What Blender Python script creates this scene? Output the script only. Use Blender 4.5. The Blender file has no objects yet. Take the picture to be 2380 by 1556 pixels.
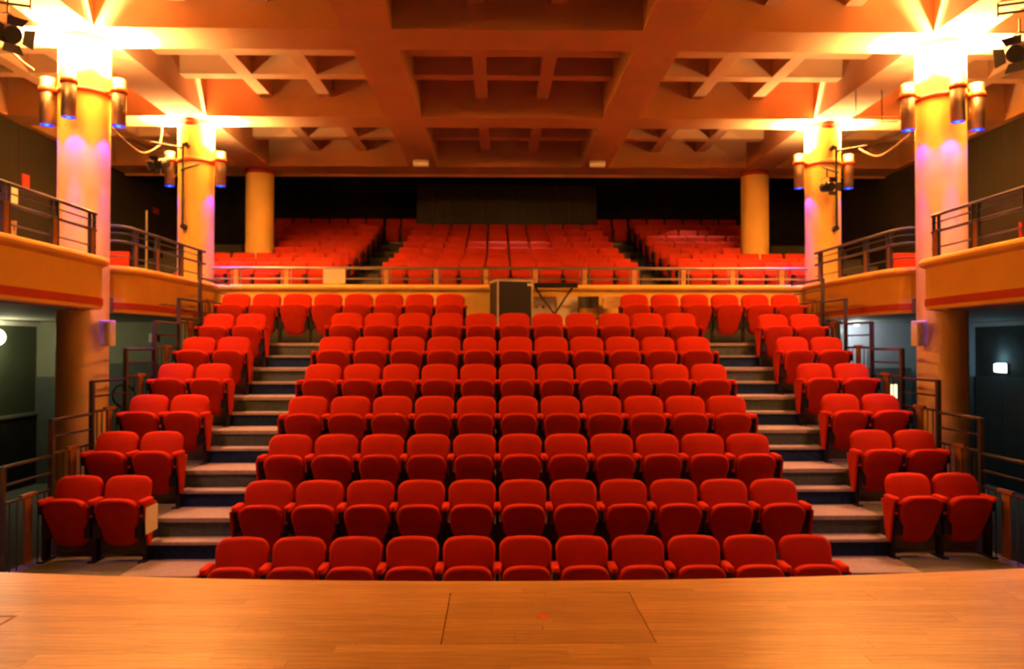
import bpy, math, random
from math import sin, cos, pi, radians, sqrt
from mathutils import Vector, Matrix

random.seed(7)
S = bpy.context.scene
C = S.collection

# ------------------------------------------------------------------ camera
cd = bpy.data.cameras.new('camera')
cam = bpy.data.objects.new('camera', cd)
C.objects.link(cam)
S.camera = cam
cd.sensor_width = 23.7
cd.lens = 1822 / 2380 * 23.7
cd.clip_start = 0.05
cd.clip_end = 200
cam.location = (-0.2575, 0.0, 2.615)
cam.rotation_euler = (pi / 2 + 0.0156, 0, -0.0182)
cd.dof.use_dof = True
cd.dof.focus_distance = 1.35
cd.dof.aperture_fstop = 4.2

# ------------------------------------------------------------------ world, exposure
w = bpy.data.worlds.new('world')
S.world = w
w.use_nodes = True
w.node_tree.nodes['Background'].inputs[0].default_value = (1.0, 0.62, 0.35, 1)
w.node_tree.nodes['Background'].inputs[1].default_value = 0.02
S.view_settings.view_transform = 'Standard'
S.view_settings.look = 'None'
S.view_settings.gamma = 1
S.view_settings.use_curve_mapping = False
S.view_settings.exposure = 0.0

S.cycles.sample_clamp_indirect = 0.0
S.cycles.use_guiding = True
S.cycles.max_bounces = 6
S.cycles.diffuse_bounces = 3
S.cycles.glossy_bounces = 2
S.cycles.adaptive_threshold = 0.2

# light levels
UP_W = 4100.0        # hot core of each uplight in a column lamp
SPILL_W = 280.0       # its wide spill
BLUE_W = 400.0         # each blue downlight in a column lamp
WARM = (1.0, 0.75, 0.36)

# ------------------------------------------------------------------ materials
MATS = {}
def mat(name, col, rough=0.6, metal=0.0, var=0.12, scale=6.0, bump=0.0, bscale=60.0, emit=None, estr=0.0,
        stretch=None, spec=0.5, coat=0.0, sheen=0.0, objvar=0.0):
    m = bpy.data.materials.new(name)
    m.use_nodes = True
    nt = m.node_tree
    b = nt.nodes['Principled BSDF']
    b.inputs['Roughness'].default_value = rough
    b.inputs['Metallic'].default_value = metal
    b.inputs['Specular IOR Level'].default_value = spec
    b.inputs['Coat Weight'].default_value = coat
    if sheen:
        b.inputs['Sheen Weight'].default_value = sheen
    tc = nt.nodes.new('ShaderNodeTexCoord')
    mp = nt.nodes.new('ShaderNodeMapping')
    nt.links.new(tc.outputs['Object'], mp.inputs[0])
    if stretch:
        mp.inputs['Scale'].default_value = stretch
    n = nt.nodes.new('ShaderNodeTexNoise')
    n.inputs['Scale'].default_value = scale
    n.inputs['Detail'].default_value = 4
    nt.links.new(mp.outputs[0], n.inputs['Vector'])
    r = nt.nodes.new('ShaderNodeValToRGB')
    c0 = [max(0, c * (1 - var)) for c in col]
    c1 = [min(1, c * (1 + var)) for c in col]
    r.color_ramp.elements[0].position = 0.3
    r.color_ramp.elements[1].position = 0.7
    r.color_ramp.elements[0].color = (*c0, 1)
    r.color_ramp.elements[1].color = (*c1, 1)
    nt.links.new(n.outputs['Fac'], r.inputs[0])
    out = r.outputs[0]
    if objvar:
        oi = nt.nodes.new('ShaderNodeObjectInfo')
        mr = nt.nodes.new('ShaderNodeMapRange')
        mr.inputs[3].default_value = 1 - objvar
        mr.inputs[4].default_value = 1 + objvar
        nt.links.new(oi.outputs['Random'], mr.inputs[0])
        mx = nt.nodes.new('ShaderNodeVectorMath')
        mx.operation = 'SCALE'
        nt.links.new(out, mx.inputs[0])
        nt.links.new(mr.outputs[0], mx.inputs['Scale'])
        out = mx.outputs[0]
    nt.links.new(out, b.inputs['Base Color'])
    if bump:
        n2 = nt.nodes.new('ShaderNodeTexNoise')
        n2.inputs['Scale'].default_value = bscale
        nt.links.new(mp.outputs[0], n2.inputs['Vector'])
        bp = nt.nodes.new('ShaderNodeBump')
        bp.inputs['Strength'].default_value = bump
        bp.inputs['Distance'].default_value = 0.004
        nt.links.new(n2.outputs['Fac'], bp.inputs['Height'])
        nt.links.new(bp.outputs[0], b.inputs['Normal'])
    if emit:
        b.inputs['Emission Color'].default_value = (*emit, 1)
        b.inputs['Emission Strength'].default_value = estr
    MATS[name] = m
    return m

mat('seat_red', (0.50, 0.026, 0.003), rough=0.85, var=0.08, scale=9, bump=0.3, bscale=220, spec=0.15, sheen=0.0, objvar=0.05)
mat('balcony_red', (0.50, 0.030, 0.005), rough=0.7, var=0.08, scale=9, bump=0.3, bscale=220, spec=0.25, objvar=0.08)
mat('black_metal', (0.012, 0.012, 0.014), rough=0.45, var=0.2, spec=0.4)
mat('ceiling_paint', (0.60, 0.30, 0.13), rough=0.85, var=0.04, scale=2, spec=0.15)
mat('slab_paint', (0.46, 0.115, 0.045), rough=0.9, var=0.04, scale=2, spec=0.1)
mat('column_paint', (0.86, 0.58, 0.14), rough=0.55, var=0.03, scale=3, spec=0.3)
mat('parapet_paint', (0.72, 0.41, 0.06), rough=0.85, var=0.04, scale=3, spec=0.3)
mat('trim_red', (0.46, 0.035, 0.006), rough=0.55, var=0.06)
mat('ring_red', (0.72, 0.10, 0.03), rough=0.5, var=0.05)
mat('carpet', (0.16, 0.16, 0.135), rough=0.95, var=0.15, scale=30, bump=0.5, bscale=300, spec=0.1)
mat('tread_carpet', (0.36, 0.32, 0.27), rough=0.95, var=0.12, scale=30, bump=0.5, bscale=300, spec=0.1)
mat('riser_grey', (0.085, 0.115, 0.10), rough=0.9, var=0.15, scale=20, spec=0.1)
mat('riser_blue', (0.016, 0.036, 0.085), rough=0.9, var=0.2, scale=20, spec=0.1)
mat('wall_dark', (0.034, 0.028, 0.022), rough=0.9, var=0.35, scale=10, stretch=(1, 6, 0.02), spec=0.15)
mat('wall_black', (0.026, 0.025, 0.022), rough=0.9, var=0.25, scale=3, spec=0.15)
mat('booth_grey', (0.075, 0.07, 0.068), rough=0.6, var=0.2, scale=3, stretch=(4, 1, 0.2), spec=0.3)
mat('wall_olive', (0.22, 0.22, 0.15), rough=0.85, var=0.06, scale=3)
mat('wall_green', (0.065, 0.075, 0.045), rough=0.5, var=0.1, scale=3)
mat('lit_glass', (0.8, 0.75, 0.5), emit=(1.0, 0.85, 0.4), estr=2.2)
mat('wall_grey', (0.24, 0.25, 0.27), rough=0.85, var=0.06, scale=3)
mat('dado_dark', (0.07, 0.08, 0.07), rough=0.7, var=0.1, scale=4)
mat('soffit', (0.12, 0.11, 0.08), rough=0.8, var=0.1)
mat('chrome', (0.46, 0.37, 0.28), rough=0.42, metal=1.0, var=0.05)
mat('rail_metal', (0.07, 0.075, 0.10), rough=0.32, metal=0.3, var=0.1)
mat('rail_silver', (0.34, 0.33, 0.35), rough=0.35, metal=0.8, var=0.1)
mat('post_wood', (0.30, 0.12, 0.03), rough=0.5, var=0.2, scale=12, stretch=(6, 6, 1))
mat('stage_wood', (0.46, 0.275, 0.095), rough=0.34, var=0.22, scale=5, stretch=(0.6, 7, 1), spec=0.45, objvar=0.14, bump=0.15, bscale=40)
mat('hatch_wood', (0.43, 0.25, 0.085), rough=0.34, var=0.2, scale=5, stretch=(0.6, 7, 1), spec=0.45, objvar=0.12)
mat('stage_joint', (0.33, 0.17, 0.055), rough=0.7)
mat('tape_red', (0.70, 0.06, 0.02), rough=0.6)
mat('white_paint', (0.75, 0.72, 0.66), rough=0.5, var=0.04)
mat('paper', (0.80, 0.74, 0.55), rough=0.8, var=0.05, scale=20)
mat('sign_red', (0.60, 0.05, 0.03), rough=0.5)
mat('case_black', (0.010, 0.006, 0.006), rough=0.55, var=0.2)
mat('case_edge', (0.52, 0.44, 0.34), rough=0.5)
mat('light_wood', (0.55, 0.34, 0.13), rough=0.5, var=0.15, stretch=(1, 1, 8))
mat('dark_leather', (0.03, 0.022, 0.018), rough=0.4)
mat('board_cream', (0.78, 0.71, 0.55), rough=0.7, var=0.05)
mat('cable_pale', (0.62, 0.52, 0.40), rough=0.6)
mat('door_teal', (0.10, 0.52, 0.42), rough=0.5)
mat('door_dark', (0.02, 0.026, 0.026), rough=0.6)
mat('uplight_lens', (0.9, 0.85, 0.7), emit=(1.0, 0.80, 0.5), estr=60.0)
mat('led_lens', (0.1, 0.1, 0.6), emit=(0.0, 0.015, 1.0), estr=2.6)
mat('led_core', (0.1, 0.3, 0.7), emit=(0.0, 0.35, 1.0), estr=3.0)
mat('globe_glass', (0.9, 0.88, 0.7), emit=(1.0, 0.92, 0.55), estr=9.0)
mat('exit_glass', (0.8, 0.95, 0.9), emit=(0.72, 1.0, 0.92), estr=8.0)
mat('fixture_glass', (0.8, 0.6, 0.3), emit=(1.0, 0.5, 0.12), estr=0.2)

# ------------------------------------------------------------------ mesh helpers
class MB:
    def __init__(s):
        s.v = []; s.f = []; s.sm = []
    def add(s, vs, fs, smooth=False):
        o = len(s.v)
        s.v += [tuple(p) for p in vs]
        s.f += [tuple(i + o for i in q) for q in fs]
        s.sm += [smooth] * len(fs)
        return s
    def box(s, x0, x1, y0, y1, z0, z1):
        x0, x1 = min(x0, x1), max(x0, x1)
        y0, y1 = min(y0, y1), max(y0, y1)
        z0, z1 = min(z0, z1), max(z0, z1)
        v = [(x0, y0, z0), (x1, y0, z0), (x1, y1, z0), (x0, y1, z0), (x0, y0, z1), (x1, y0, z1), (x1, y1, z1), (x0, y1, z1)]
        return s.add(v, [(0, 3, 2, 1), (4, 5, 6, 7), (0, 1, 5, 4), (1, 2, 6, 5), (2, 3, 7, 6), (3, 0, 4, 7)])
    def tube(s, pts, r, n=8, cap=True):
        pts = [Vector(p) for p in pts]
        rings = []
        up = Vector((0, 0, 1))
        prev = None
        for i, p in enumerate(pts):
            if i == 0: t = pts[1] - p
            elif i == len(pts) - 1: t = p - pts[i - 1]
            else: t = (pts[i + 1] - p).normalized() + (p - pts[i - 1]).normalized()
            t = t.normalized() if t.length > 1e-9 else prev
            a = t.cross(up)
            if a.length < 1e-3: a = t.cross(Vector((0, 1, 0)))
            a.normalize(); b = a.cross(t); prev = t
            rr = r[i] if isinstance(r, (list, tuple)) else r
            rings.append([p + a * (rr * cos(2 * pi * k / n)) + b * (rr * sin(2 * pi * k / n)) for k in range(n)])
        vs = [q for ring in rings for q in ring]
        fs = []
        for i in range(len(pts) - 1):
            for k in range(n):
                fs.append((i * n + k, i * n + (k + 1) % n, (i + 1) * n + (k + 1) % n, (i + 1) * n + k))
        s.add(vs, fs, True)
        if cap:
            s.add(rings[0], [tuple(range(n))]); s.add(rings[-1], [tuple(reversed(range(n)))])
        return s
    def lathe(s, prof, n=32, c=(0, 0), close=False):
        vs = []
        for (r, z) in prof:
            vs += [(c[0] + r * cos(2 * pi * k / n), c[1] + r * sin(2 * pi * k / n), z) for k in range(n)]
        fs = []
        m = len(prof)
        for i in range(m if close else m - 1):
            j = (i + 1) % m
            for k in range(n):
                fs.append((i * n + k, i * n + (k + 1) % n, j * n + (k + 1) % n, j * n + k))
        return s.add(vs, fs, True)
    def pad(s, outline, T, t, edge=0.02, bulge=0.0):
        """A padded slab: outline (list of (u,v)) in a plane, T maps (u,v,w)->xyz, thickness t (w 0..t), rounded edge."""
        n = len(outline)
        cu = sum(p[0] for p in outline) / n; cv = sum(p[1] for p in outline) / n
        def ins(d):
            res = []
            for (u, v) in outline:
                L = sqrt((u - cu) ** 2 + (v - cv) ** 2)
                k = max(0.0, 1 - d / L)
                res.append((cu + (u - cu) * k, cv + (v - cv) * k))
            return res
        levels = [(edge, 0.0), (edge * 0.3, edge * 0.3), (0, edge), (0, t - edge), (edge * 0.3, t - edge * 0.3), (edge, t), (edge * 4, t + bulge)]
        vs = []
        for d, wv in levels:
            vs += [T(u, v, wv) for (u, v) in ins(d)]
        fs = []
        for i in range(len(levels) - 1):
            for k in range(n):
                fs.append((i * n + k, i * n + (k + 1) % n, (i + 1) * n + (k + 1) % n, (i + 1) * n + k))
        fs.append(tuple(reversed(range(n))))
        fs.append(tuple((len(levels) - 1) * n + k for k in range(n)))
        return s.add(vs, fs, True)
    def mesh(s, name):
        me = bpy.data.meshes.new(name)
        me.from_pydata(s.v, [], s.f)
        me.polygons.foreach_set('use_smooth', s.sm)
        me.update()
        return me
    def build(s, name, m, parent=None, fix=True):
        me = s.mesh(name)
        if fix:
            import bmesh
            bm = bmesh.new(); bm.from_mesh(me)
            bmesh.ops.recalc_face_normals(bm, faces=bm.faces)
            bm.to_mesh(me); bm.free()
        return link(name, me, m, parent)

def link(name, me, m=None, parent=None):
    o = bpy.data.objects.new(name, me)
    C.objects.link(o)
    if m and not me.materials:
        me.materials.append(MATS[m])
    if parent: o.parent = parent
    return o

def tag(o, label, cat=None, group=None, kind=None):
    o['label'] = label
    if cat: o['category'] = cat
    if group: o['group'] = group
    if kind: o['kind'] = kind
    return o

def thing(name, loc=(0, 0, 0), rz=0, label='', cat=None, group=None, kind=None):
    o = bpy.data.objects.new(name, None)
    C.objects.link(o)
    o.empty_display_size = 0.1
    o.location = loc
    o.rotation_euler = (0, 0, rz)
    tag(o, label, cat, group, kind)
    return o

def bx(name, m, b, parent=None):
    return MB().box(*b).build(name, m, parent)

def rounded(w0, w1, z0, z1, rt, rb, arch=0.0, barch=0.0, n=6):
    """outline: width w0 at bottom, w1 at top, corner radii, top arched by arch."""
    pts = []
    def corner(cx, cz, r, a0, a1):
        for i in range(n + 1):
            a = a0 + (a1 - a0) * i / n
            pts.append((cx + r * cos(a), cz + r * sin(a)))
    corner(-w0 / 2 + rb, z0 + rb, rb, pi, 1.5 * pi)
    corner(w0 / 2 - rb, z0 + rb, rb, 1.5 * pi, 2 * pi)
    corner(w1 / 2 - rt, z1 - rt, rt, 0, pi / 2)
    corner(-w1 / 2 + rt, z1 - rt, rt, pi / 2, pi)
    out = []
    for (u, v) in pts:
        q = 1 - (2 * u / max(w0, w1)) ** 2
        f = (v - z0) / (z1 - z0)
        out.append((u, v + (arch * q if f > 0.6 else 0) - (barch * q if f < 0.4 else 0)))
    # densify the long top and bottom spans so that the arch reads as a curve
    res = []
    for i, p in enumerate(out):
        a = p; b = out[(i + 1) % len(out)]
        res.append(a)
        if abs(a[0] - b[0]) > 0.1:
            f = ((a[1] + b[1]) / 2 - z0) / (z1 - z0)
            for k in range(1, 6):
                u = a[0] + (b[0] - a[0]) * k / 6
                q = 1 - (2 * u / max(w0, w1)) ** 2
                res.append((u, (z1 + arch * q) if f > 0.5 else (z0 - barch * q)))
    return res

# ------------------------------------------------------------------ key dimensions
P = 0.52                    # seat pitch
R = 0.3807                  # rise per seating tier
YB, DY = 7.34, 0.8293       # backrest plane of the first centre row, row depth
SB = 0.35                   # side blocks stand this much further back
SX = 4.1865                 # inner seat of a side block
FC = lambda i: 7.37 + 0.829 * (i - 1)      # front edge of centre tier i
FS = lambda i: 7.71 + 0.835 * (i - 1)      # front edge of side tier i
XT = 2.98                   # centre tier half width
XO = 5.13                   # outer edge of the tiers
ZC = 6.73                   # underside of main beams
ZP = 3.734                  # balcony parapet top
ZS = 3.09                   # balcony soffit
XW = 9.1                    # side walls
YF = 14.2                   # front balcony parapet face
STAGE_Z = 1.05
COLX = 5.785
COLY = [10.545, 14.43, 18.27]
TB = [(6.24, 6.94), (10.12, 10.83), (14.02, 14.68), (17.86, 18.75)]

# ------------------------------------------------------------------ setting: floors and walls
fl = bx('floor', 'carpet', (-XW, XW, 4.0, 15.2, -0.2, 0.0))
tag(fl, 'grey carpeted auditorium floor below the seating tiers', kind='structure')

for i in range(1, 8):
    yb_c = 14.3
    t = thing('seating_tier', (0, 0, 0), 0, 'carpeted seating tier, level %d of seven above the auditorium floor' % i, kind='structure')
    z0, z1 = R * (i - 1) - (0.002 if i > 1 else 0), R * i
    bx('platform', 'carpet', (-XT, XT, FC(i), yb_c, z0, z1 - 0.0), t)
    for s in (-1, 1):
        bx('platform', 'carpet', (s * XT, s * XO, FS(i), yb_c, z0, z1), t)
        # aisle tread, its nosing and the riser under it
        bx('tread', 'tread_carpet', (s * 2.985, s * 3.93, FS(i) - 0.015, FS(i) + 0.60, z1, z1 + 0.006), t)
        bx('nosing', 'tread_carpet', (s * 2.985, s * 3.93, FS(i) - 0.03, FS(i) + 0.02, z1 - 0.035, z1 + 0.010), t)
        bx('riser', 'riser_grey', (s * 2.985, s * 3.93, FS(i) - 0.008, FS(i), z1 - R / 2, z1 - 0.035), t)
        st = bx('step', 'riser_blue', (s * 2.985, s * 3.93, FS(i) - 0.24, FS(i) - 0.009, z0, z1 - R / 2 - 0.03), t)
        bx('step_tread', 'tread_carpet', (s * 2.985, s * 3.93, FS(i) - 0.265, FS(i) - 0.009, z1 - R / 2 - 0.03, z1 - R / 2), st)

# parapet wall under the rear balcony, facing the stage
def sweep(name, m, path, prof, parent=None, closed=False):
    """sweep a profile (offset to the right of travel, z) along a plan path."""
    P2 = [Vector((p[0], p[1])) for p in path]
    n = len(P2); mb = MB(); vs = []; np_ = len(prof)
    for i, p in enumerate(P2):
        if i == 0: d = (P2[1] - p).normalized(); k = 1
        elif i == n - 1: d = (p - P2[i - 1]).normalized(); k = 1
        else:
            a = (p - P2[i - 1]).normalized(); b = (P2[i + 1] - p).normalized()
            d = (a + b).normalized(); k = 1 / max(0.5, d.dot(a))
        nn = Vector((d.y, -d.x)) * k
        vs += [(p.x + nn.x * o, p.y + nn.y * o, z) for (o, z) in prof]
    fs = []
    for i in range(n - 1):
        for j in range(np_):
            fs.append((i * np_ + j, i * np_ + (j + 1) % np_, (i + 1) * np_ + (j + 1) % np_, (i + 1) * np_ + j))
    fs.append(tuple(range(np_))); fs.append(tuple(reversed([(n - 1) * np_ + j for j in range(np_)])))
    return mb.add(vs, fs).build(name, m, parent)

LEDGE = [(-0.22, ZP), (0.05, ZP), (0.075, ZP - 0.02), (0.085, ZP - 0.05), (0.07, ZP - 0.085), (0.03, ZP - 0.105), (0.0, ZP - 0.115), (-0.22, ZP - 0.115)]
FASC = [(-0.2, ZP - 0.115), (0.0, ZP - 0.115), (0.0, 3.225), (-0.2, 3.225)]
BAND = [(-0.2, 3.225), (0.012, 3.225), (0.012, 3.135), (-0.2, 3.135)]
LIP = [(-0.2, 3.135), (0.0, 3.135), (0.0, ZS), (-0.2, ZS)]

def mirror(path):
    return [(-x, y) for (x, y) in path]
sec1 = [(-5.13, 4.6), (-5.15, 7.7), (-5.19, 9.2), (-5.23, 9.85), (-5.27, 10.02), (-5.36, 10.14), (-5.50, 10.2)]
sec2 = [(-5.66, 10.86), (-5.55, 10.9), (-5.45, 11.02), (-5.39, 11.25), (-5.36, 11.6), (-5.35, 12.4), (-5.35, 13.6), (-5.35, 14.28)]
def parapet(path, right, label):
    t = thing('wall_balcony', (0, 0, 0), 0, label, kind='structure')
    p = path
    if right: p = list(reversed(mirror(path)))
    sweep('ledge', 'parapet_paint', p, LEDGE, t)
    sweep('fascia', 'parapet_paint', p, FASC, t)
    sweep('trim_band', 'trim_red', p, BAND, t)
    sweep('lip', 'parapet_paint', p, LIP, t)
    return t
parapet(sec1, False, 'ochre balcony parapet with red band, running from stage to column with wall posters behind')
parapet(sec1, True, 'ochre balcony parapet with red band, running from stage on the exit sign side')
parapet(sec2, False, 'curved ochre balcony parapet above the door with round window')
parapet(sec2, True, 'curved ochre balcony parapet above the plain grey wall')
t = thing('wall_balcony', (0, 0, 0), 0, 'ochre wall and ledge below the rear balcony railing', kind='structure')
rp = [(-5.36, YF), (5.36, YF)]
sweep('ledge', 'column_paint', rp, LEDGE, t)
bx('wall_face', 'column_paint', (-5.36, 5.36, YF, YF + 0.2, 0.0, ZP - 0.115), t)
bx('wall_shade', 'dado_dark', (-5.3, 5.3, YF - 0.02, YF, R * 7, R * 7 + 0.34), t)  # dark strip paints the shade low on the wall behind the top row

# upper side walls, lower walls, rear walls
for s, nm in ((-1, 'left'), (1, 'right')):
    o = bx('wall_%s' % nm, 'wall_dark', (s * XW, s * (XW + 0.2), -2.0, 24.0, ZS + 0.2, 8.2))
    tag(o, 'dark ribbed upper side wall %s' % ('with posters' if s < 0 else 'without posters'), kind='structure')
    o = thing('wall_lower_%s' % nm, (0, 0, 0), 0, 'dark lower side wall beneath the balcony %s' % ('with globe lamp' if s < 0 else 'with exit sign'), kind='structure')
    bx('wall_face', 'wall_green' if s < 0 else 'wall_black', (s * XW, s * (XW + 0.2), 2.0, 15.4, -0.2, ZS + 0.2), o)
    bx('dado', 'wall_black' if s < 0 else 'door_dark', (s * (XW - 0.03), s * XW, 2.0, 15.2, 0.0, 1.32), o)
    bx('dado_rail', 'wall_olive' if s < 0 else 'wall_black', (s * (XW - 0.05), s * XW, 2.0, 15.2, 1.32, 1.37), o)
    bx('cornice', 'white_paint' if s < 0 else 'wall_grey', (s * (XW - 0.06), s * XW, 2.0, 15.2, ZS - 0.09, ZS - 0.01), o)
    o = thing('wall_back_%s' % nm, (0, 0, 0), 0, '%s wall with dark dado under the balcony, beside the upper stalls rows' % ('olive' if s < 0 else 'blue grey'), kind='structure')
    bx('wall_face', 'wall_olive' if s < 0 else 'wall_grey', (s * XO, s * XW, 15.2, 15.4, 0.0, ZS + 0.1), o)
    bx('dado', 'dado_dark', (s * XO, s * XW, 15.17, 15.2, 0.0, 2.04), o)
    # side balcony floor slab
    o = bx('floor_balcony_%s' % nm, 'soffit', (s * 5.56, s * XW, 4.6, 15.4, ZS + 0.002, ZS + 0.2))
    tag(o, 'balcony floor slab on the %s side' % ('poster' if s < 0 else 'exit sign'), kind='structure')
o = bx('wall_rear', 'wall_black', (-XW, XW, 23.4, 23.6, 3.0, 8.4))
tag(o, 'black rear wall behind the balcony seats', kind='structure')
o = bx('wall_booth', 'booth_grey', (-2.56, 2.56, 22.3, 23.38, 4.9, 7.24))
tag(o, 'dark grey projection booth wall behind the middle balcony block', kind='structure')
o = bx('ceiling_rear', 'wall_black', (-XW, XW, 18.75, 23.6, 8.0, 8.2))
tag(o, 'black ceiling over the rear balcony seats', kind='structure')

# ------------------------------------------------------------------ coffered ceiling
ce = thing('ceiling', (0, 0, 0), 0, 'terracotta coffered ceiling of deep beams and shallow ribs', kind='structure')
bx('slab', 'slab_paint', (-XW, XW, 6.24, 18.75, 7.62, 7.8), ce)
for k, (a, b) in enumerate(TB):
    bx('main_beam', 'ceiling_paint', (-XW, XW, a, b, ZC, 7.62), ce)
LB = [(-9.1, -8.95), (-6.11, -5.46), (-2.275, -1.635), (1.635, 2.275), (5.46, 6.11), (8.95, 9.1)]
ybay = [(TB[i][1], TB[i + 1][0]) for i in range(len(TB) - 1)]
for (a, b) in LB:
    for (y0, y1) in ybay:
        bx('main_beam', 'ceiling_paint', (a, b, y0, y1, ZC + 0.001, 7.62), ce)
bx('main_beam', 'ceiling_paint', (-XW, XW, 18.70, 18.75, ZC - 0.05, 7.9), ce)
for i in range(len(LB) - 1):
    x0, x1 = LB[i][1], LB[i + 1][0]
    for (y0, y1) in ybay:
        if y1 < 5: continue
        for f in (1 / 3, 2 / 3):
            xc = x0 + (x1 - x0) * f
            yc = y0 + (y1 - y0) * f
            bx('rib', 'ceiling_paint', (xc - 0.11, xc + 0.11, y0, y1, 7.08, 7.62), ce)
            bx('rib', 'ceiling_paint', (x0, x1, yc - 0.115, yc + 0.115, 7.083, 7.62), ce)

# ------------------------------------------------------------------ rear balcony tiers
ZT = [4.301, 4.469, 4.68, 4.911, 5.165, 5.433, 5.702, 5.985, 6.27]     # seat-back tops
YBAL = lambda k: 15.65 + 0.85 * k
HB = 0.84
prev = ZS
for k in range(9):
    zf = ZT[k] - HB
    y0 = YF + 0.2 if k == 0 else YBAL(k) - 0.78
    o = bx('floor_balcony_tier', 'carpet', (-XW, XW, y0, 23.4, prev, zf))
    tag(o, 'carpeted rear balcony tier, step %d of nine rising from the railing' % (k + 1), kind='structure')
    prev = zf

# ------------------------------------------------------------------ columns
def column(x, y, z0, r, label, lamp=True):
    t = thing('column', (x, y, 0), 0, label, 'column', None, 'structure')
    n = 40
    MB().lathe([(r, z0), (r, ZC)], n).build('shaft', 'column_paint', t)
    MB().lathe([(r, ZC - 0.12), (r + 0.012, ZC - 0.12), (r + 0.012, ZC - 0.004), (r, ZC - 0.004)], n).build('capital_band', 'trim_red', t)
    if lamp:
        MB().lathe([(r, 5.955), (r + 0.02, 5.955), (r + 0.02, 6.02), (r, 6.02)], n).build('ring_band', 'ring_red', t)
    return t
side_txt = {-1: 'on the poster side', 1: 'on the exit sign side'}
short = {-1: 'poster-side', 1: 'exit-sign-side'}
for s in (-1, 1):
    column(s * COLX, COLY[0], 0.0, 0.315, 'thick ochre column nearest the stage with three lamps %s' % side_txt[s])
    column(s * COLX, COLY[1], 0.0, 0.315, 'ochre column at the balcony corner with black pipe rig %s' % side_txt[s])
    column(s * COLX, COLY[2], ZT[2] - HB, 0.315, 'plain ochre column among the rear balcony seats %s' % side_txt[s], False)

# column lamps: brushed tubes, warm light up, blue light down
def column_lamp(x, y, label, group, toward, level=1.0):
    t = thing('column_lamp', (x, y, 5.54), 0, label, 'wall lamp', group)
    L, r = 0.62, 0.09
    MB().lathe([(r, 0), (r, L), (r - 0.008, L), (r - 0.008, 0)], 20, close=True).build('body', 'chrome', t)
    b = MB().lathe([(r + 0.001, 0.435), (r + 0.016, 0.435), (r + 0.016, 0.495), (r + 0.001, 0.495)], 20, close=True)
    dx, dy = toward
    d = sqrt(dx * dx + dy * dy); ux, uy = dx / d, dy / d
    b.tube([(ux * r, uy * r, 0.465), (ux * (d - 0.31), uy * (d - 0.31), 0.465)], 0.028, 8)
    b.build('bracket_band', 'ring_red', t)
    MB().lathe([(0.0, L - 0.05), (r - 0.009, L - 0.05)], 20).build('uplight_lens', 'uplight_lens', t)
    le = MB().lathe([(0.0, 0.006), (0.05, 0.004), (r - 0.010, 0.0)], 20).build('led_lens', 'led_lens', t)
    MB().lathe([(0.0, -0.004), (0.03, 0.0)], 16).build('led_core', 'led_core', le)
    for (nm, en, ang, bl) in (('uplight', UP_W, 84, 0.5), ('uplight_spill', SPILL_W, 164, 0.5)):
        ld = bpy.data.lights.new(nm, 'SPOT')
        ld.energy = en * level; ld.color = WARM; ld.spot_size = radians(ang); ld.spot_blend = bl; ld.shadow_soft_size = 0.05
        lo = bpy.data.objects.new(nm, ld); C.objects.link(lo); lo.parent = t
        lo.location = (0, 0, L + 0.015); lo.rotation_euler = (pi, 0, 0)
    for (nm, en, ang, bl) in (('blue_downlight', BLUE_W, 32, 0.7), ('blue_spill', BLUE_W * 0.17, 104, 0.45)):
        ld = bpy.data.lights.new(nm, 'SPOT')
        ld.energy = en; ld.color = (0.06, 0.01, 1.0); ld.spot_size = radians(ang); ld.spot_blend = bl; ld.shadow_soft_size = 0.03
        lo = bpy.data.objects.new(nm, ld); C.objects.link(lo); lo.parent = t
        lo.location = (0, 0, -0.02)
    return t
for s in (-1, 1):
    cx, cy = s * COLX, COLY[0]
    for (dx, dy, txt) in ((0.06, -0.50, 'facing the stage'), (0.50, -0.10, 'facing the seats'), (-0.42, -0.14, 'facing the side wall')):
        dx *= -s
        column_lamp(cx + dx, cy + dy, 'brushed tube lamp with blue lens on %s thick column, %s' % (short[s], txt), 'tube lamps on the columns', (-dx, -dy))
    cx, cy = s * COLX, 6.6  # column and lamps out of view, added to brighten front rows and stage
    column(cx, cy, 0.0, 0.315, 'added unseen ochre column beside the stage edge %s' % side_txt[s])
    for (dx, dy, txt) in ((0.50, -0.10, 'facing the seats'), (0.06, 0.50, 'facing the balcony')):
        dx *= -s
        column_lamp(cx + dx, cy + dy, 'added unseen brushed tube lamp with blue lens on %s stage-edge column, %s' % (short[s], txt), 'tube lamps on the columns', (-dx, -dy), 0.55)
    cx, cy = s * COLX, COLY[1]
    for (dx, dy, txt) in ((0.48, -0.10, 'facing the seats'), (-0.44, -0.10, 'facing the side wall')):
        dx *= -s
        column_lamp(cx + dx, cy + dy, 'brushed tube lamp with blue lens on %s corner column, %s' % (short[s], txt), 'tube lamps on the columns', (-dx, -dy))

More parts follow.
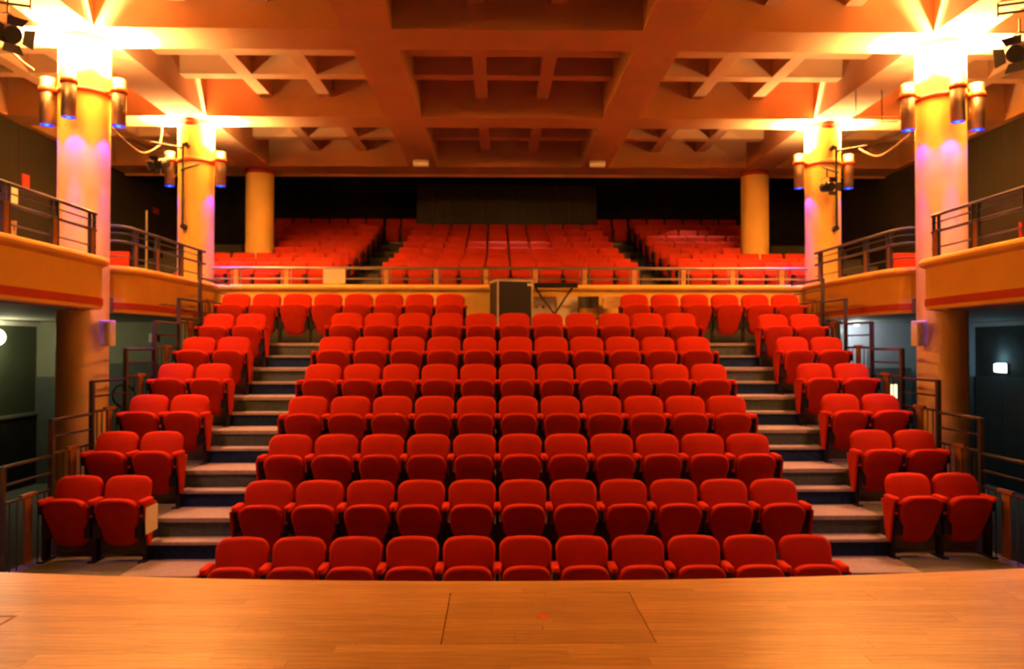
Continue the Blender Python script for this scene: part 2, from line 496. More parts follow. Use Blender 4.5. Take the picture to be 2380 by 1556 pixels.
# ------------------------------------------------------------------ stage
def edge_y(x): return 5.235 + 0.020 * x * x
st = thing('floor_stage', (0, 0, 0), 0, 'polished strip wood stage floor with a hatch outline', kind='structure')
n = 40
xs = [-6.5 + 13.0 * i / n for i in range(n + 1)]
mb = MB()
vs = [(x, -2.5, STAGE_Z - 0.012) for x in xs] + [(x, edge_y(x), STAGE_Z - 0.012) for x in xs] + [(x, -2.5, 0) for x in xs] + [(x, edge_y(x), 0) for x in xs]
m_ = n + 1
fs = []
for i in range(n):
    fs += [(i, i + 1, m_ + i + 1, m_ + i), (m_ + i, m_ + i + 1, 3 * m_ + i + 1, 3 * m_ + i), (2 * m_ + i, 3 * m_ + i, 3 * m_ + i + 1, 2 * m_ + i + 1), (i, 2 * m_ + i, 2 * m_ + i + 1, i + 1)]
fs += [(0, m_, 3 * m_, 2 * m_), (n, 2 * m_ + n, 3 * m_ + n, m_ + n)]
mb.add(vs, fs).build('base', 'stage_joint', st)
# front edge board, curved
vs = []; fs = []
for x in xs:
    vs += [(x, 5.196, STAGE_Z - 0.012), (x, edge_y(x) + 0.02, STAGE_Z - 0.04), (x, edge_y(x) + 0.02, STAGE_Z), (x, 5.196, STAGE_Z)]
for i in range(n):
    for j in range(4):
        fs.append((i * 4 + j, i * 4 + (j + 1) % 4, (i + 1) * 4 + (j + 1) % 4, (i + 1) * 4 + j))
MB().add(vs, fs).build('edge_board', 'stage_wood', st)
PW = 0.095
HX0, HX1, HY0, HY1 = -0.555, 0.58, 4.15, 5.005
lens = [0.9, 1.1, 1.3, 1.5, 1.8]
pm = {}
def plank(x0, x1, y0, m, parent, wdt=PW):
    L = round(x1 - x0, 3)
    key = (L, m, wdt)
    if key not in pm:
        mm = MB().box(-L / 2 + 0.0008, L / 2 - 0.0008, 0.0008, wdt - 0.0008, -0.012, 0).mesh('plank')
        pm[key] = mm
    o = link('plank', pm[key], m, parent)
    o.location = ((x0 + x1) / 2, y0, STAGE_Z)
    return o
row = 0
y = 3.39
while y < 5.15:
    segs = [(-4.4, 4.4)]
    if HY0 - 0.01 < y < HY1 - 0.01: segs = [(-4.4, HX0 - 0.003), (HX1 + 0.003, 4.4)]
    for (a, b) in segs:
        x = a - random.choice((0, 0.3, 0.6)) if a < -4 else a
        while x < b - 0.01:
            L = random.choice(lens)
            x1 = min(b, x + L)
            if b - x1 < 0.4: x1 = b
            plank(x, x1, y, 'stage_wood', st)
            x = x1
    y = round(y + PW, 4)
ha = thing('stage_hatch', (0, 0, 0), 0, 'rectangular wooden trap hatch set into the stage floor', 'hatch')
yy = HY0 + 0.003
while yy < HY1 - 0.02:
    wd = min(PW, HY1 - 0.003 - yy)
    sp = random.uniform(-0.3, 0.3)
    plank(HX0 + 0.002, sp, yy, 'hatch_wood', ha, round(wd, 3)); plank(sp, HX1 - 0.002, yy, 'hatch_wood', ha, round(wd, 3))
    yy += PW
tp = MB().box(-0.035, 0.045, 4.555, 4.585, STAGE_Z, STAGE_Z + 0.001).box(-0.005, 0.02, 4.53, 4.6, STAGE_Z, STAGE_Z + 0.0012).build('tape_mark', 'tape_red')
tag(tp, 'small red tape mark stuck on the stage hatch', 'tape')
hm = MB().box(-3.6, -3.05, 4.62, 4.635, STAGE_Z, STAGE_Z + 0.002).box(-3.065, -3.05, 4.40, 4.62, STAGE_Z, STAGE_Z + 0.002).build('floor_socket_cover', 'stage_joint')
tag(hm, 'dark edged cover plate let into the stage boards', 'cover')

# ------------------------------------------------------------------ stalls seats
def stalls_meshes():
    M = {}
    lean = 0.24
    T = lambda u, v, wv: (u, -(0.86 - v) * lean - wv, v)
    M['backrest'] = MB().pad(rounded(0.46, 0.485, 0.36, 0.835, 0.085, 0.05, arch=0.025, n=5), T, 0.075, 0.028, 0.012).mesh('backrest')
    # folded seat: upper edge further forward, so that its underside faces the stage and slightly down
    T2 = lambda u, v, wv: (u, -0.125 - (v - 0.14) * 0.36 - wv, v)
    M['seat_cushion'] = MB().pad(rounded(0.365, 0.445, 0.17, 0.645, 0.10, 0.11, arch=0.025, barch=0.02, n=5), T2, 0.11, 0.03, 0.006).mesh('seat_cushion')
    # padded arm
    T3 = lambda u, v, wv: (u, v, 0.595 + wv)
    M['armrest'] = MB().pad([(0.038 * cos(a), -0.24 + (0.13 if sin(a) > 0 else 0.13) * (1 if sin(a) > 0 else -1) * (abs(sin(a)) ** 0.35)) for a in [2 * pi * k / 16 for k in range(16)]], T3, 0.055, 0.018).mesh('armrest')
    sm = MB()
    sm.box(-0.018, 0.018, -0.34, -0.10, 0.50, 0.60)
    sm.box(-0.02, 0.02, -0.27, -0.17, 0.02, 0.51)
    sm.box(-0.035, 0.035, -0.34, -0.10, 0.0, 0.02)
    M['standard'] = sm.mesh('standard')
    hm = MB().box(-0.085, 0.085, -0.31, -0.20, 0.25, 0.39).box(-0.05, 0.05, -0.29, -0.2, 0.39, 0.46)
    M['hinge'] = hm.mesh('hinge_bracket')
    M['hinge_inner'] = MB().box(0.175, 0.232, -0.31, -0.20, 0.25, 0.39).box(0.21, 0.232, -0.29, -0.2, 0.39, 0.46).mesh('hinge_bracket')
    M['hinge_half'] = MB().box(-0.085, 0.0, -0.31, -0.20, 0.25, 0.39).box(-0.05, 0.0, -0.29, -0.2, 0.39, 0.46).mesh('hinge_bracket')
    vs = []
    out = [(-0.10, 0.60), (-0.36, 0.60), (-0.34, 0.50), (-0.27, 0.17), (-0.21, 0.17), (-0.13, 0.5)]
    for xx in (0.021, 0.045): vs += [(xx, a, b) for (a, b) in out]
    fs = [tuple(range(6)), tuple(range(11, 5, -1))] + [(k, (k + 1) % 6, 6 + (k + 1) % 6, 6 + k) for k in range(6)]
    M['end_panel'] = MB().add(vs, fs).mesh('end_panel')
    import bmesh
    for me in M.values():
        bm = bmesh.new(); bm.from_mesh(me); bmesh.ops.recalc_face_normals(bm, faces=bm.faces); bm.to_mesh(me); bm.free()
    return M
SM = stalls_meshes()
NTH = ['first', 'second', 'third', 'fourth', 'fifth', 'sixth', 'seventh', 'eighth', 'ninth']
ORD = ['front', 'second', 'third', 'fourth', 'fifth', 'sixth', 'seventh', 'eighth', 'ninth']

def theatre_seat(x, y, z, label, group, left=True, right=False, lpanel=False, rpanel=False, rz=0):
    t = thing('theatre_chair', (x, y, z), rz, label, 'theatre seat', group)
    link('backrest', SM['backrest'], 'seat_red', t)
    link('seat_cushion', SM['seat_cushion'], 'seat_red', t)
    for (flag, sx, pan) in ((left, -1, lpanel), (right, 1, rpanel)):
        if not flag: continue
        a = link('armrest', SM['armrest'], 'seat_red', t); a.location.x = sx * P / 2
        b = link('standard', SM['standard'], 'black_metal', t); b.location.x = sx * P / 2
        h = link('hinge_bracket', SM['hinge_half'], 'black_metal', b)
        if sx < 0: h.scale.x = -1
        if not right and sx < 0:
            h = link('hinge_bracket', SM['hinge_inner'], 'black_metal', t)
        if pan:
            e = link('end_panel', SM['end_panel'], 'seat_red', t); e.location.x = sx * P / 2
            if sx < 0: e.scale.x = -1
    return t

for i in range(7):
    for j in range(11):
        x = (j - 5) * P
        lab = 'red tip-up chair, %s from the %s aisle, middle stalls block, %s row up' % (NTH[min(j, 10 - j)], short[-1 if j < 5 else 1], ORD[i])
        if j == 5: lab = 'red tip-up chair exactly midway along the %s row of the middle stalls block' % ORD[i]
        theatre_seat(x, YB + DY * i, R * i, lab, 'middle stalls seats, %s row' % ORD[i], True, j == 10, j == 0, j == 10)
for i in range(1, 7):
    for s in (-1, 1):
        for j in range(2):
            inner = (j == 0)
            x = s * (SX + P * j)
            lab = 'red tip-up chair %s, %s two-chair stalls block, %s row up' % ('by the aisle' if inner else 'by the railing', short[s], ORD[i - 1])
            first = (s < 0 and j == 1) or (s > 0 and j == 0)
            last = not first
            theatre_seat(x, YB + DY * i + SB, R * i, lab, 'side stalls seats', True, last, s > 0 and inner, s < 0 and inner)
YR8 = YB + DY * 7 + 0.337
for (xs_, txt, s) in (([-4.7064 + P * j for j in range(8)], 'eight', -1), ([4.6875 - P * (5 - j) for j in range(6)], 'six', 1)):
    for j, x in enumerate(xs_):
        theatre_seat(x, YR8, R * 7, 'red tip-up chair, %s from the %s railing, top stalls row by the balcony wall' % (NTH[j if s < 0 else 5 - j], short[s]), 'top stalls row, run of %s' % txt, True, j == len(xs_) - 1)

# ------------------------------------------------------------------ balcony seats
def balcony_meshes():
    M = {}
    T = lambda u, v, wv: (u, -(0.84 - v) * 0.16 - wv, v)
    M['backrest'] = MB().pad(rounded(0.46, 0.47, 0.34, 0.84, 0.03, 0.03, arch=0.004, n=3), T, 0.06, 0.015, 0.004).mesh('backrest')
    T2 = lambda u, v, wv: (u, -0.13 - (v - 0.16) * 0.2 - wv, v)
    M['seat_cushion'] = MB().pad(rounded(0.43, 0.44, 0.17, 0.60, 0.05, 0.05, n=3), T2, 0.09, 0.02, 0.004).mesh('seat_cushion')
    M['standard'] = MB().box(-0.014, 0.014, -0.32, -0.06, 0.44, 0.58).box(-0.016, 0.016, -0.24, -0.14, 0.0, 0.45).box(-0.022, 0.022, -0.3, -0.08, 0.0, 0.02).box(-0.022, 0.022, -0.28, -0.2, 0.2, 0.3).mesh('standard')
    M['beam'] = MB().box(-0.26, 0.236, -0.26, -0.2, 0.09, 0.15).mesh('seat_beam')
    import bmesh
    for me in M.values():
        bm = bmesh.new(); bm.from_mesh(me); bmesh.ops.recalc_face_normals(bm, faces=bm.faces); bm.to_mesh(me); bm.free()
    return M
BM = balcony_meshes()
def balcony_seat(x, y, z, label, group, last=False, rz=0, pitch=P):
    t = thing('balcony_chair', (x, y, z), rz, label, 'balcony seat', group)
    if pitch < 0.5:                       # narrower chairs where the row is squeezed
        t.scale.x = pitch / P
        pitch = P
    link('backrest', BM['backrest'], 'balcony_red', t)
    link('seat_cushion', BM['seat_cushion'], 'balcony_red', t)
    b = link('standard', BM['standard'], 'black_metal', t); b.location.x = -pitch / 2
    if last:
        b = link('standard', BM['standard'], 'black_metal', t); b.location.x = pitch / 2
    link('seat_beam', BM['beam'], 'rail_metal', t)
    return t
for k in range(9):
    zf = ZT[k] - HB
    y = YBAL(k)
    if k < 8:
        for j in range(10):
            balcony_seat((j - 4.5) * 0.513, y, zf, 'square-backed red chair, %s from the %s balcony aisle, middle balcony block, %s row up' % (NTH[min(j, 9 - j)], short[-1 if j < 5 else 1], ORD[k]), 'middle balcony seats, %s row' % ORD[k], j == 9, 0, 0.513)
    for s in (-1, 1):
        if k == 3: cnt, pp = 4, 0.482
        elif k == 4: cnt, pp = 4, P
        else: cnt, pp = 6, P
        for j in range(cnt):
            balcony_seat(s * (3.5 + pp * (j + 0.5)), y, zf, 'square-backed red chair, %s from the aisle, %s balcony block, %s row up' % (NTH[j], short[s], ORD[k]), 'side balcony seats %s, %s row' % ('A' if s < 0 else 'B', ORD[k]), (j == 0 and s < 0) or (j == cnt - 1 and s > 0), 0, pp)
        if k == 8:
            for j in range(2):
                balcony_seat(s * (2.79 + 0.455 * j), y, zf, 'square-backed red chair closing the %s balcony aisle, %s from the booth' % (short[s], NTH[j]), 'aisle-top balcony seats', False, 0, 0.45)
# seats standing on the side balconies
for s in (-1, 1):
    for j, (x, y, rz) in enumerate(((6.35, 12.6, 0), (6.93, 12.6, 0))):
        balcony_seat(s * x, y, ZS + 0.2, 'square-backed red chair on the %s gallery behind the railing, %s from it' % (short[s], NTH[j]), 'side gallery seats', True, 0)

# ------------------------------------------------------------------ balcony railings
def off(path, d):
    res = []
    P2 = [Vector(p) for p in path]
    for i, p in enumerate(P2):
        if i == 0: t = P2[1] - p
        elif i == len(P2) - 1: t = p - P2[i - 1]
        else: t = (P2[i + 1] - p).normalized() + (p - P2[i - 1]).normalized()
        t.normalize()
        res.append((p.x - t.y * d, p.y + t.x * d))
    return res
def gallery_railing(path, posts, label):
    t = thing('balcony_railing', (0, 0, 0), 0, label, 'railing', None)
    for (z, r) in ((4.29, 0.022), (4.195, 0.009), (4.08, 0.019), (3.875, 0.010)):
        MB().tube([(x, y, z) for (x, y) in path], r, 8).build('rail', 'rail_metal', t)
    for (x, y, ax) in posts:
        p = thing_part('post', t)
        for d in (-0.055, 0.055):
            ox, oy = (0, d) if ax == 'y' else (d, 0)
            if ax == 'y': MB().box(x - 0.02, x + 0.02, y + d - 0.009, y + d + 0.009, ZP, 4.28).build('upright', 'rail_metal', p)
            else: MB().box(x + d - 0.009, x + d + 0.009, y - 0.02, y + 0.02, ZP, 4.28).build('upright', 'rail_metal', p)
        if ax == 'y': MB().box(x - 0.015, x + 0.015, y - 0.045, y + 0.045, ZP, 4.10).build('wood_panel', 'post_wood', p)
        else: MB().box(x - 0.045, x + 0.045, y - 0.015, y + 0.015, ZP, 4.10).build('wood_panel', 'post_wood', p)
    return t
def thing_part(name, parent):
    o = bpy.data.objects.new(name, None); C.objects.link(o); o.parent = parent; o.empty_display_size = 0.05
    return o
for s in (-1, 1):
    mx = lambda pp: [(-s * x, y) for (x, y) in pp]
    p1 = mx([(-5.26, 4.7), (-5.27, 7.7), (-5.30, 9.2), (-5.32, 9.95)])
    gallery_railing(p1, [(-s * a, b, 'y') for (a, b) in ((-5.26, 5.2), (-5.26, 6.15), (-5.265, 7.1), (-5.27, 8.05), (-5.295, 8.98), (-5.315, 9.84))],
                    'dark metal railing with wood posts on the %s balcony beside the stage' % short[s])
    p2 = mx([(-5.86, 10.98), (-5.56, 10.94), (-5.48, 11.03), (-5.45, 11.2), (-5.44, 12.4), (-5.44, 13.95)])
    gallery_railing(p2, [(-s * a, b, 'y') for (a, b) in ((-5.45, 11.3), (-5.44, 12.0), (-5.44, 12.9), (-5.44, 13.72))],
                    'dark metal railing with wood posts between the two %s lamp columns' % short[s])
# low railing along the rear balcony
t = thing('balcony_railing', (0, 0, 0), 0, 'low silver railing with wood posts along the rear balcony ledge', 'railing')
ry = YF + 0.08
for (z, r) in ((4.045, 0.026), (3.85, 0.016)):
    MB().tube([(-5.42, ry, z), (5.42, ry, z)], r, 10).build('rail', 'rail_silver', t)
for k in range(12):
    x = -5.0 + k * 0.905
    p = thing_part('post', t)
    for d in (-0.085, 0.085):
        bx('upright', 'rail_silver', (x + d - 0.009, x + d + 0.009, ry - 0.012, ry + 0.012, ZP, 4.04), p)
    bx('wood_panel', 'light_wood', (x - 0.042, x + 0.042, ry - 0.014, ry + 0.014, ZP, 4.06), p)

# ------------------------------------------------------------------ stepped railings beside the stalls
for s in (-1, 1):
    for i in range(1, 8):
        z = R * i
        y0, y1 = FS(i), FS(i + 1)
        if i == 7: y1 = 14.1
        x = s * 5.06
        t = thing('stair_railing', (0, 0, 0), 0, 'dark stepped railing section with wood plank, %s, beside %s side stalls row' % (short[s], ORD[i - 1]), 'railing')
        bx('post', 'rail_metal', (x - 0.024, x + 0.024, y0 - 0.024, y0 + 0.024, z - 0.02, z + 1.07), t)
        for (h, r) in ((1.06, 0.018), (0.88, 0.012), (0.70, 0.016)):
            MB().tube([(x, y0, z + h), (x, y1 - 0.024, z + h)], r, 8).build('rail', 'rail_metal', t)
        nb = 7
        for k in range(1, nb):
            yy = y0 + (min(y1, y0 + 0.835) - y0) * k / nb
            if k in (3, 4): continue
            MB().tube([(x, yy, z), (x, yy, z + 0.70)], 0.008, 6).build('baluster', 'rail_metal', t)
        ym = y0 + 0.417
        bx('wood_plank', 'post_wood', (x - 0.012, x + 0.012, ym - 0.06, ym + 0.06, z + 0.02, z + 0.72), t)
        bx('plank_cap', 'post_wood', (x - 0.02, x + 0.02, ym - 0.12, ym + 0.12, z + 0.70, z + 0.735), t)

# ------------------------------------------------------------------ pipe rigs and spotlights on the corner columns
def lantern(name, loc, rz, tilt, label, big=1.0):
    t = thing(name, loc, rz, label, 'stage light')
    k = big
    mb = MB()
    mb.tube([(0, 0.14 * k, 0), (0, 0.10 * k, 0), (0, -0.10 * k, 0), (0, -0.13 * k, 0)], [0.05 * k, 0.085 * k, 0.085 * k, 0.075 * k], 16)
    b = mb.build('lamp_body', 'black_metal', t); b.rotation_euler.x = tilt
    mb = MB()
    for a in range(4):
        ca, sa = cos(a * pi / 2), sin(a * pi / 2)
        # splayed door leaf
        pts = [(-0.06, 0.075), (0.06, 0.075), (0.085, 0.15), (-0.085, 0.15)]
        for yo in (0.0, -0.004):
            pass
        v = []
        for yo in (0.0, -0.005):
            for q, (u, r) in enumerate(pts):
                yy = -0.13 - (0.05 if r > 0.1 else 0) + yo
                v.append(((u * ca - r * sa) * k, yy * k, (u * sa + r * ca) * k))
        mb.add(v, [(0, 1, 2, 3), (7, 6, 5, 4), (0, 4, 5, 1), (1, 5, 6, 2), (2, 6, 7, 3), (3, 7, 4, 0)])
    d = mb.build('barn_door', 'black_metal', t); d.rotation_euler.x = tilt
    mb = MB()
    mb.tube([(-0.1 * k, 0, 0), (-0.105 * k, 0, 0.13 * k), (0, 0, 0.18 * k), (0.105 * k, 0, 0.13 * k), (0.1 * k, 0, 0)], 0.01, 6)
    mb.tube([(0, 0, 0.17 * k), (0, 0, 0.30 * k)], 0.012, 6)
    mb.build('yoke', 'black_metal', t)
    return t
YR = COLY[1] - 0.42
for s in (-1, 1):
    x = s * 5.86
    t = thing('pipe_rig', (0, 0, 0), 0, 'black vertical pipe with cross arms clamped to the corner column %s' % side_txt[s], 'pipe rig')
    MB().tube([(x, YR, 4.74), (x, YR, 6.24)], 0.022, 10).build('upright_pipe', 'black_metal', t)
    MB().tube([(x, YR, 4.76), (x, YR + 0.1, 4.76)], 0.05, 10).build('clamp', 'black_metal', t)
    MB().tube([(x - s * 0.05, YR, 6.22), (x - s * 0.05, YR + 0.1, 6.22)], 0.045, 10).build('clamp', 'black_metal', t)
    MB().tube([(x, YR - 0.03, 6.15), (x + s * 0.48, YR - 0.2, 6.2)], 0.02, 8).build('cross_arm', 'rail_metal', t)
    MB().tube([(x + s * 0.02, YR - 0.03, 5.76), (x - s * 0.36, YR - 0.2, 5.82)], 0.018, 8).build('cross_arm', 'rail_metal', t)
    if s > 0: lantern('spotlight', (x - 0.23, YR - 0.14, 5.47), 0.2, 0.1, 'black spotlight with open barn doors hung from the corner column pipe rig', 1.05)
    else: lantern('spotlight', (x - 0.30, YR - 0.15, 5.84), -0.35, 0.35, 'black spotlight turned sideways beside the corner column pipe rig', 1.05)

# large lights hanging near the first columns, above the stage side galleries
for s in (-1, 1):
    y = 9.2
    x = s * 5.98
    t = lantern('gallery_floodlight', (x, y, 6.28 if s < 0 else 6.14), 0.9 * -s, 0.35, 'large black floodlight hung before the thick column %s' % side_txt[s], 1.35)
    bar = thing('hanging_bar', (0, 0, 0), 0, 'dark double pipe bar carrying the floodlight %s' % side_txt[s], 'lighting bar')
    MB().tube([(x - s * 0.25, y + 0.02, 6.70), (x + s * 1.3, y - 0.6, 6.70)], 0.018, 8).build('pipe', 'black_metal', bar)
    MB().tube([(x - s * 0.25, y + 0.02, 6.60), (x + s * 1.3, y - 0.6, 6.60)], 0.018, 8).build('pipe', 'black_metal', bar)
    for q in (0.0, 0.45, 0.9):
        MB().tube([(x - s * 0.25 + s * q, y + 0.02 - 0.4 * q, 6.56), (x - s * 0.25 + s * q, y + 0.02 - 0.4 * q, 7.62)], 0.012, 6).build('hanger', 'black_metal', bar)

# cables
def cable(pts, label, r=0.012):
    # smooth hanging curve through points
    P3 = [Vector(p) for p in pts]; out = []
    for i in range(len(P3) - 1):
        p0 = P3[max(0, i - 1)]; p1 = P3[i]; p2 = P3[i + 1]; p3 = P3[min(len(P3) - 1, i + 2)]
        for k in range(6):
            t_ = k / 6
            out.append(0.5 * ((2 * p1) + (p2 - p0) * t_ + (2 * p0 - 5 * p1 + 4 * p2 - p3) * t_ ** 2 + (-p0 + 3 * p1 - 3 * p2 + p3) * t_ ** 3))
    out.append(P3[-1])
    return tag(MB().tube(out, r, 6).build('cable', 'cable_pale'), label, 'cable')
for s in (-1, 1):
    cable([(s * 5.70, 10.92, 5.75), (s * 5.85, 11.9, 5.70), (s * 6.1, 13.0, 5.82), (s * 6.2, YR - 0.15, 6.16)], 'pale cable slung between the two lamp columns %s' % side_txt[s])
cable([(-6.2, YR - 0.15, 6.18), (-6.28, 14.1, 6.45), (-6.3, 14.2, 6.74)], 'short pale cable dropping from the ceiling to the pipe rig')
cable([(-6.5, 9.7, 6.72), (-6.38, 9.9, 6.35), (-6.2, 10.1, 6.16)], 'pale cable dropping from the ceiling beam to a tube lamp')
t = thing('lighting_bar', (0, 0, 0), 0, 'thin pale double pipe bar hung behind the thick column above the exit sign gallery', 'lighting bar')
for z in (6.30, 6.23): MB().tube([(5.42, 12.4, z), (6.15, 12.4, z)], 0.014, 6).build('pipe', 'cable_pale', t)
MB().tube([(5.9, 12.4, 6.2), (5.9, 12.4, 7.62)], 0.008, 6).build('hanger', 'black_metal', t)
MB().tube([(5.48, 12.4, 6.2), (5.48, 12.4, 6.75)], 0.008, 6).build('hanger', 'black_metal', t)

# ------------------------------------------------------------------ small fittings
for s in (-1, 1):
    t = thing('column_speaker', (s * 5.375, COLY[0] - 0.16, 2.62), 0, 'small pale loudspeaker on the inner face of the thick column %s' % side_txt[s], 'loudspeaker')
    MB().pad(rounded(0.13, 0.13, 0.0, 0.34, 0.012, 0.012), lambda u, v, wv: (u, 0.08 - wv, v), 0.16, 0.01).build('cabinet', 'white_paint', t)
    bx('grille', 'board_cream', (-0.05, 0.05, -0.086, -0.078, 0.03, 0.31), t)
    bx('bracket', 'black_metal', (-0.06 if s > 0 else -0.0, 0.0 if s > 0 else 0.06, 0.05, 0.2, 0.14, 0.2), t).location.x = s * 0.06
    # small emergency light under the ceiling beam
    t = thing('emergency_light', (s * 1.955 + 0.0, 17.3, ZC - 0.085), 0, 'small boxy light under the ceiling beam end, %s' % side_txt[s], 'ceiling light')
    bx('housing', 'white_paint', (-0.17, 0.17, -0.07, 0.07, 0.03, 0.087), t)
    bx('diffuser', 'fixture_glass', (-0.165, 0.165, -0.065, 0.065, -0.03, 0.03), t)

# posters and signs on the dark wall
def flat(name, m, b, label, cat):
    return tag(bx(name, m, b), label, cat)
flat('wall_sign', 'sign_red', (-XW, -XW + 0.015, 14.68, 14.90, 5.60, 5.84), 'red safety sign high on the ribbed wall above the gallery', 'sign')
flat('wall_notice', 'paper', (-XW, -XW + 0.012, 14.22, 14.55, 5.24, 5.56), 'pale notice on the ribbed wall below the red sign', 'notice')
flat('exit_plate', 'sign_red', (-XW, -XW + 0.015, 20.2, 20.55, 6.05, 6.2), 'small red plate on the dark wall behind the lighting pole', 'sign')
flat('seat_notice', 'paper', (-SX + P / 2 + 0.047, -SX + P / 2 + 0.052, YB + DY + SB - 0.36, YB + DY + SB - 0.08, R + 0.30, R + 0.575), 'pale paper notice taped to the end seat beside the aisle steps', 'notice')
flat('rail_notice', 'paper', (-3.42, -3.02, ry - 0.034, ry - 0.03, 3.76, 4.03), 'pale paper sheet fixed to the rear balcony railing', 'notice')

# globe wall lamp under the balcony
t = thing('globe_lamp', (-XW + 0.16, 13.72, 2.78), 0, 'round white globe lamp glowing on the lower side wall', 'wall lamp')
mb = MB(); mb.lathe([(0.001, -0.15)] + [(0.15 * cos(a), 0.15 * sin(a)) for a in [-pi / 2 + pi * k / 10 for k in range(1, 10)]] + [(0.001, 0.15)], 20).build('globe', 'globe_glass', t)
MB().tube([(-0.16, 0, 0), (-0.12, 0, 0)], 0.06, 12).build('wall_plate', 'chrome', t)
ld = bpy.data.lights.new('globe_light', 'POINT'); ld.energy = 45; ld.color = (1.0, 0.93, 0.55); ld.shadow_soft_size = 0.16
lo = bpy.data.objects.new('globe_light', ld); C.objects.link(lo); lo.parent = t; lo.location = (0.2, -0.05, 0)

# exit sign
t = thing('exit_sign', (XW - 0.05, 14.35, 2.15), 0, 'glowing white green exit sign box above the dark door', 'exit sign')
bx('housing', 'white_paint', (0.01, 0.05, -0.16, 0.16, -0.02, 0.16), t)
bx('glass', 'exit_glass', (-0.03, 0.01, -0.15, 0.15, 0.0, 0.14), t)
ld = bpy.data.lights.new('exit_light', 'POINT'); ld.energy = 7; ld.color = (0.35, 0.75, 1.0); ld.shadow_soft_size = 0.08
lo = bpy.data.objects.new('exit_light', ld); C.objects.link(lo); lo.parent = t; lo.location = (-0.10, 0, 0.26)
d = thing('door_1', (0, 0, 0), 0, 'black double door under the glowing exit sign', kind='structure')
bx('door_leaf', 'door_dark', (XW - 0.06, XW - 0.005, 13.35, 14.3, 0.0, 2.05), d)
bx('door_leaf', 'door_dark', (XW - 0.06, XW - 0.005, 14.31, 15.1, 0.0, 2.05), d)

# door with round window on the olive wall
d = thing('door_2', (-7.40, 15.16, 0.0), 0, 'dark green door with a round teal framed window', kind='structure')
bx('door_leaf', 'dado_dark', (-0.55, 0.55, -0.04, 0.0, 0.0, 2.3), d)
MB().lathe([(0.19, -0.03), (0.225, -0.03), (0.225, 0.0), (0.19, 0.0)], 28, close=True).build('window_ring', 'door_teal', d)
d.children[-1].rotation_euler.x = pi / 2
d.children[-1].location = (0, -0.04, 1.68)
MB().lathe([(0.0, -0.01), (0.19, -0.01)], 28).build('window_glass', 'door_dark', d)
d.children[-1].rotation_euler.x = pi / 2
d.children[-1].location = (0, -0.04, 1.68)
tag(bx('light_switch', 'white_paint', (-6.95, -6.81, 15.155, 15.2, 2.70, 2.87)), 'small white switch box on the olive wall', 'switch')

# ------------------------------------------------------------------ stored things in the gap of the top row
zf8 = R * 7
t = thing('flight_case', (-0.03, 13.74, zf8), 0.24, 'tall black flight case with pale metal edges beside stored boards', 'flight case')
hw, hd, hh = 0.31, 0.30, 1.10
bx('body', 'case_black', (-hw, hw, -hd, hd, 0.06, hh), t)
e = 0.022
for sx in (-1, 1):
    for sy in (-1, 1):
        bx('corner_edge', 'case_edge', (sx * (hw - 0.02), sx * (hw + 0.006), sy * (hd - 0.02), sy * (hd + 0.006), 0.06, hh + 0.004), t)
    bx('top_edge', 'case_edge', (sx * (hw - 0.022), sx * (hw + 0.005), -hd, hd, hh - 0.03, hh + 0.006), t)
    bx('top_edge', 'case_edge', (-hw, hw, sx * (hd - 0.022), sx * (hd + 0.005), hh - 0.03, hh + 0.006), t)
for sx in (-1, 1):
    for sy in (-1, 1):
        MB().tube([(sx * 0.25 - 0.02, sy * 0.22, 0.035), (sx * 0.25 + 0.02, sy * 0.22, 0.035)], 0.035, 10).build('caster', 'black_metal', t)
bx('label_plate', 'white_paint', (0.22, 0.30, -hd - 0.006, -hd, hh - 0.1, hh - 0.06), t)
t = thing('keyboard_stand', (0.76, 13.80, zf8), 0, 'folding black stand with a long top bar and crossed legs', 'stand')
bx('top_bar', 'black_metal', (-0.38, 0.38, -0.14, 0.0, 0.985, 1.065), t)
MB().tube([(-0.37, -0.07, 1.0), (0.34, -0.07, 0.02)], 0.016, 8).build('leg', 'black_metal', t)
MB().tube([(0.30, -0.03, 1.0), (-0.36, -0.03, 0.02)], 0.016, 8).build('leg', 'black_metal', t)
for xx in (-0.36, 0.34): MB().tube([(xx, -0.2, 0.016), (xx, 0.12, 0.016)], 0.016, 8).build('foot', 'black_metal', t)
t = thing('display_board', (0.50, 14.06, zf8), 0, 'cream display board with small dark and red marks', 'board')
bx('panel', 'board_cream', (-0.27, 0.27, -0.02, 0.02, 0.0, 0.82), t)
bx('frame', 'light_wood', (-0.28, 0.28, -0.025, 0.0, 0.82, 0.84), t)
for r_ in range(2):
    for k in range(4):
        bx('mark', 'sign_red' if k % 2 else 'black_metal', (-0.2 + k * 0.12, -0.16 + k * 0.12, -0.024, -0.02, 0.64 - r_ * 0.14, 0.68 - r_ * 0.14), t)
t = thing('display_board', (0.98, 14.04, zf8), 0, 'plain cream board leaning on the balcony wall', 'board')
vs = [(-0.19, -0.06, 0.0), (0.25, -0.06, 0.0), (0.19, 0.08, 0.84), (-0.17, 0.08, 0.84)]
MB().add(vs + [(a, b + 0.02, c) for a, b, c in vs], [(0, 1, 2, 3), (7, 6, 5, 4), (0, 4, 5, 1), (1, 5, 6, 2), (2, 6, 7, 3), (3, 7, 4, 0)]).build('panel', 'board_cream', t)
bx('title_strip', 'light_wood', (-0.08, 0.08, 0.025, 0.06, 0.66, 0.70), t)
